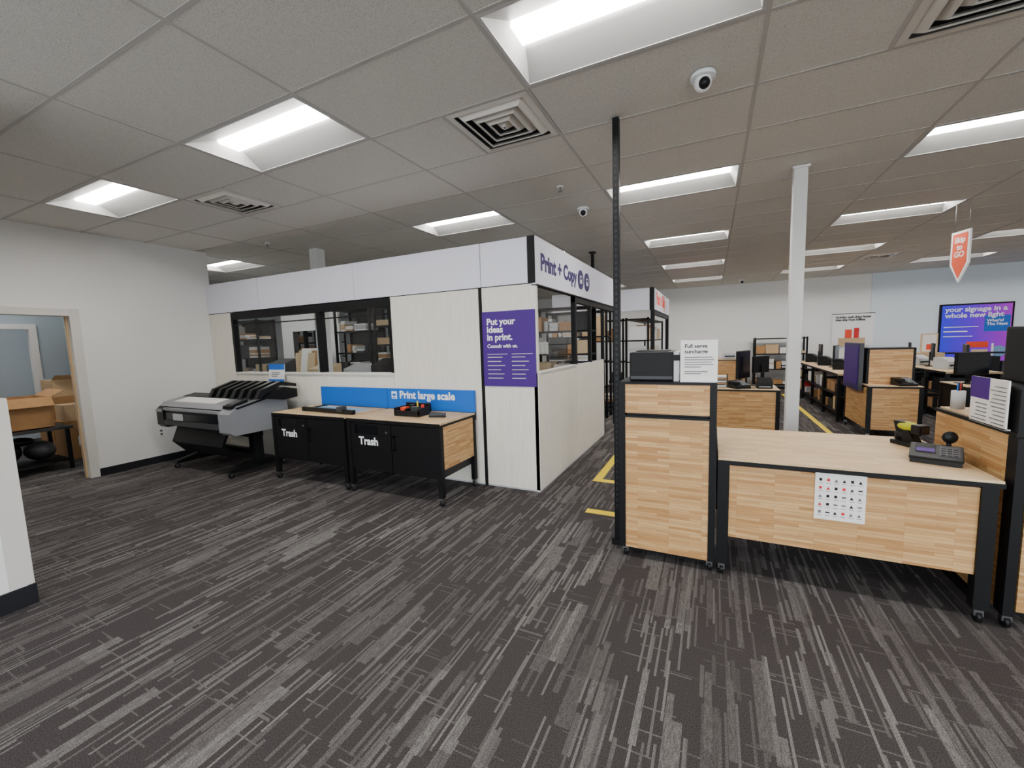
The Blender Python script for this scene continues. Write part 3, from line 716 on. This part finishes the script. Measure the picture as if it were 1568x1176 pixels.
for x in (-.11,.11): b.cyl((x,0,(2.8+CH-.01)/2),.003,CH-.01-2.8,MET,'Z',6)
hs=b.obj('hanging_shield_sign')
text('Skip\nto\nGO',hs,(2.76+.0145*math.sin(RS),7.22-.0145*math.cos(RS),2.66),'F',.16,WHITE,bold=.003,align='CENTER',line=.9,rot=(math.pi/2,0,RS))

# ------------------------------------------------------------------ backroom contents
b=B()
def openbox(x0,x1,y0,y1,z0,z1,m):
    t=.01
    b.box(x0,x1,y0,y1,z0,z0+t,m);b.box(x0,x0+t,y0,y1,z0,z1,m);b.box(x1-t,x1,y0,y1,z0,z1,m);b.box(x0+t,x1-t,y0,y0+t,z0,z1,m);b.box(x0+t,x1-t,y1-t,y1,z0,z1,m)
    b.quad([(x1,y0,z1),(x1,y1,z1),(x1+.10,y1,z1-.12),(x1+.10,y0,z1-.12)],m);b.quad([(x0,y1,z1),(x1,y1,z1),(x1,y1+.14,z1+.08),(x0,y1+.14,z1+.08)],m)
openbox(-8.9,-8.3,1.65,2.35,.62,1.05,CARD)
b.obj('open_cardboard_box')
b=B();b.box(-8.95,-8.2,1.6,2.5,.58,.615,DARKG)
for x in (-8.92,-8.27):
    for y in (1.63,2.43): b.box(x,x+.04,y,y+.04,0,.58,BLACK)
b.box(-8.9,-8.25,1.65,2.45,.12,.15,BLACK);b.obj('utility_cart')
b=B();b.M=Matrix.Translation((-8.57,2.05,.152))
b.sph((0,-.16,.17),.2,BLACK2,(1.2,.9,.85));b.sph((.05,.18,.14),.17,DARKG,(1.3,.9,.8));b.sph((.1,-.02,.3),.1,BLACK2,(1.2,1.5,.6));b.obj('packed_duffel_bags')
b=B();b.box(-10.0,-9.45,2.65,3.15,0,.95,CARD,.01);b.box(-9.95,-9.5,2.72,3.08,.95,1.22,CARD2,.01)
b.quad([(-9.5,2.72,1.22),(-9.5,3.08,1.22),(-9.35,3.08,1.3),(-9.35,2.72,1.3)],CARD2);b.obj('cardboard_box')
b=B();b.box(-9.3,-8.9,2.62,3.0,.0,.6,CARD,.008);b.box(-9.28,-8.95,2.65,2.95,.6,.85,CARD2,.008);b.box(-8.899,-8.895,2.75,2.9,.2,.35,PAPER);b.obj('cardboard_box')
rack('storage_shelf',-10.9,-9.5,3.4,3.85,2.0,6,21,fill=.95)
b=B();b.box(-11.0,-10.9,YB,2.15,0,CH,WALLG);b.box(-11.0,-10.9,2.95,3.9,0,CH,WALLG);b.box(-11.0,-10.9,2.15,2.95,2.1,CH,WALLG);b.obj('wall_backroom')
b=B();b.box(-11.02,-10.88,2.08,2.17,0,2.18,WHITE);b.box(-11.02,-10.88,2.93,3.02,0,2.18,WHITE);b.box(-11.02,-10.88,2.17,2.93,2.09,2.18,WHITE);b.box(-10.9,-10.25,2.10,2.14,.01,2.09,WHITE,.003);b.cyl((-10.32,2.155,1.0),.025,.06,MET,'Y');b.obj('door_2')

# ------------------------------------------------------------------ world + camera
w=bpy.data.worlds.new('w');S.world=w;w.use_nodes=True;w.node_tree.nodes['Background'].inputs[0].default_value=(.86,.93,1,1);w.node_tree.nodes['Background'].inputs[1].default_value=8.5
pl=bpy.data.lights.new('daylight_portal','AREA');pl.shape='RECTANGLE';pl.size=12.2;pl.size_y=2.8  # guides sky light through the added rear opening
try: pl.cycles.is_portal=True
except Exception: pass
po_=bpy.data.objects.new('daylight_portal',pl);S.collection.objects.link(po_);po_.location=(2.9,YB-.11,1.53);po_.rotation_euler=(math.pi/2,0,0)
cd=bpy.data.cameras.new('camera');cam=bpy.data.objects.new('camera',cd);S.collection.objects.link(cam);S.camera=cam
cd.sensor_fit='HORIZONTAL';cd.sensor_width=36;cd.lens=633.8/1568*36;cd.clip_start=.05
y,t,r=map(math.radians,(25.96,5.77,1.79))
F=Vector((-math.sin(y)*math.cos(t),math.cos(y)*math.cos(t),-math.sin(t)));R0=Vector((math.cos(y),math.sin(y),0));U0=R0.cross(F)
R=R0*math.cos(r)-U0*math.sin(r);U=U0*math.cos(r)+R0*math.sin(r)
m=Matrix((R,U,-F)).transposed().to_4x4();m.translation=Vector((0,0,1.6));cam.matrix_world=m
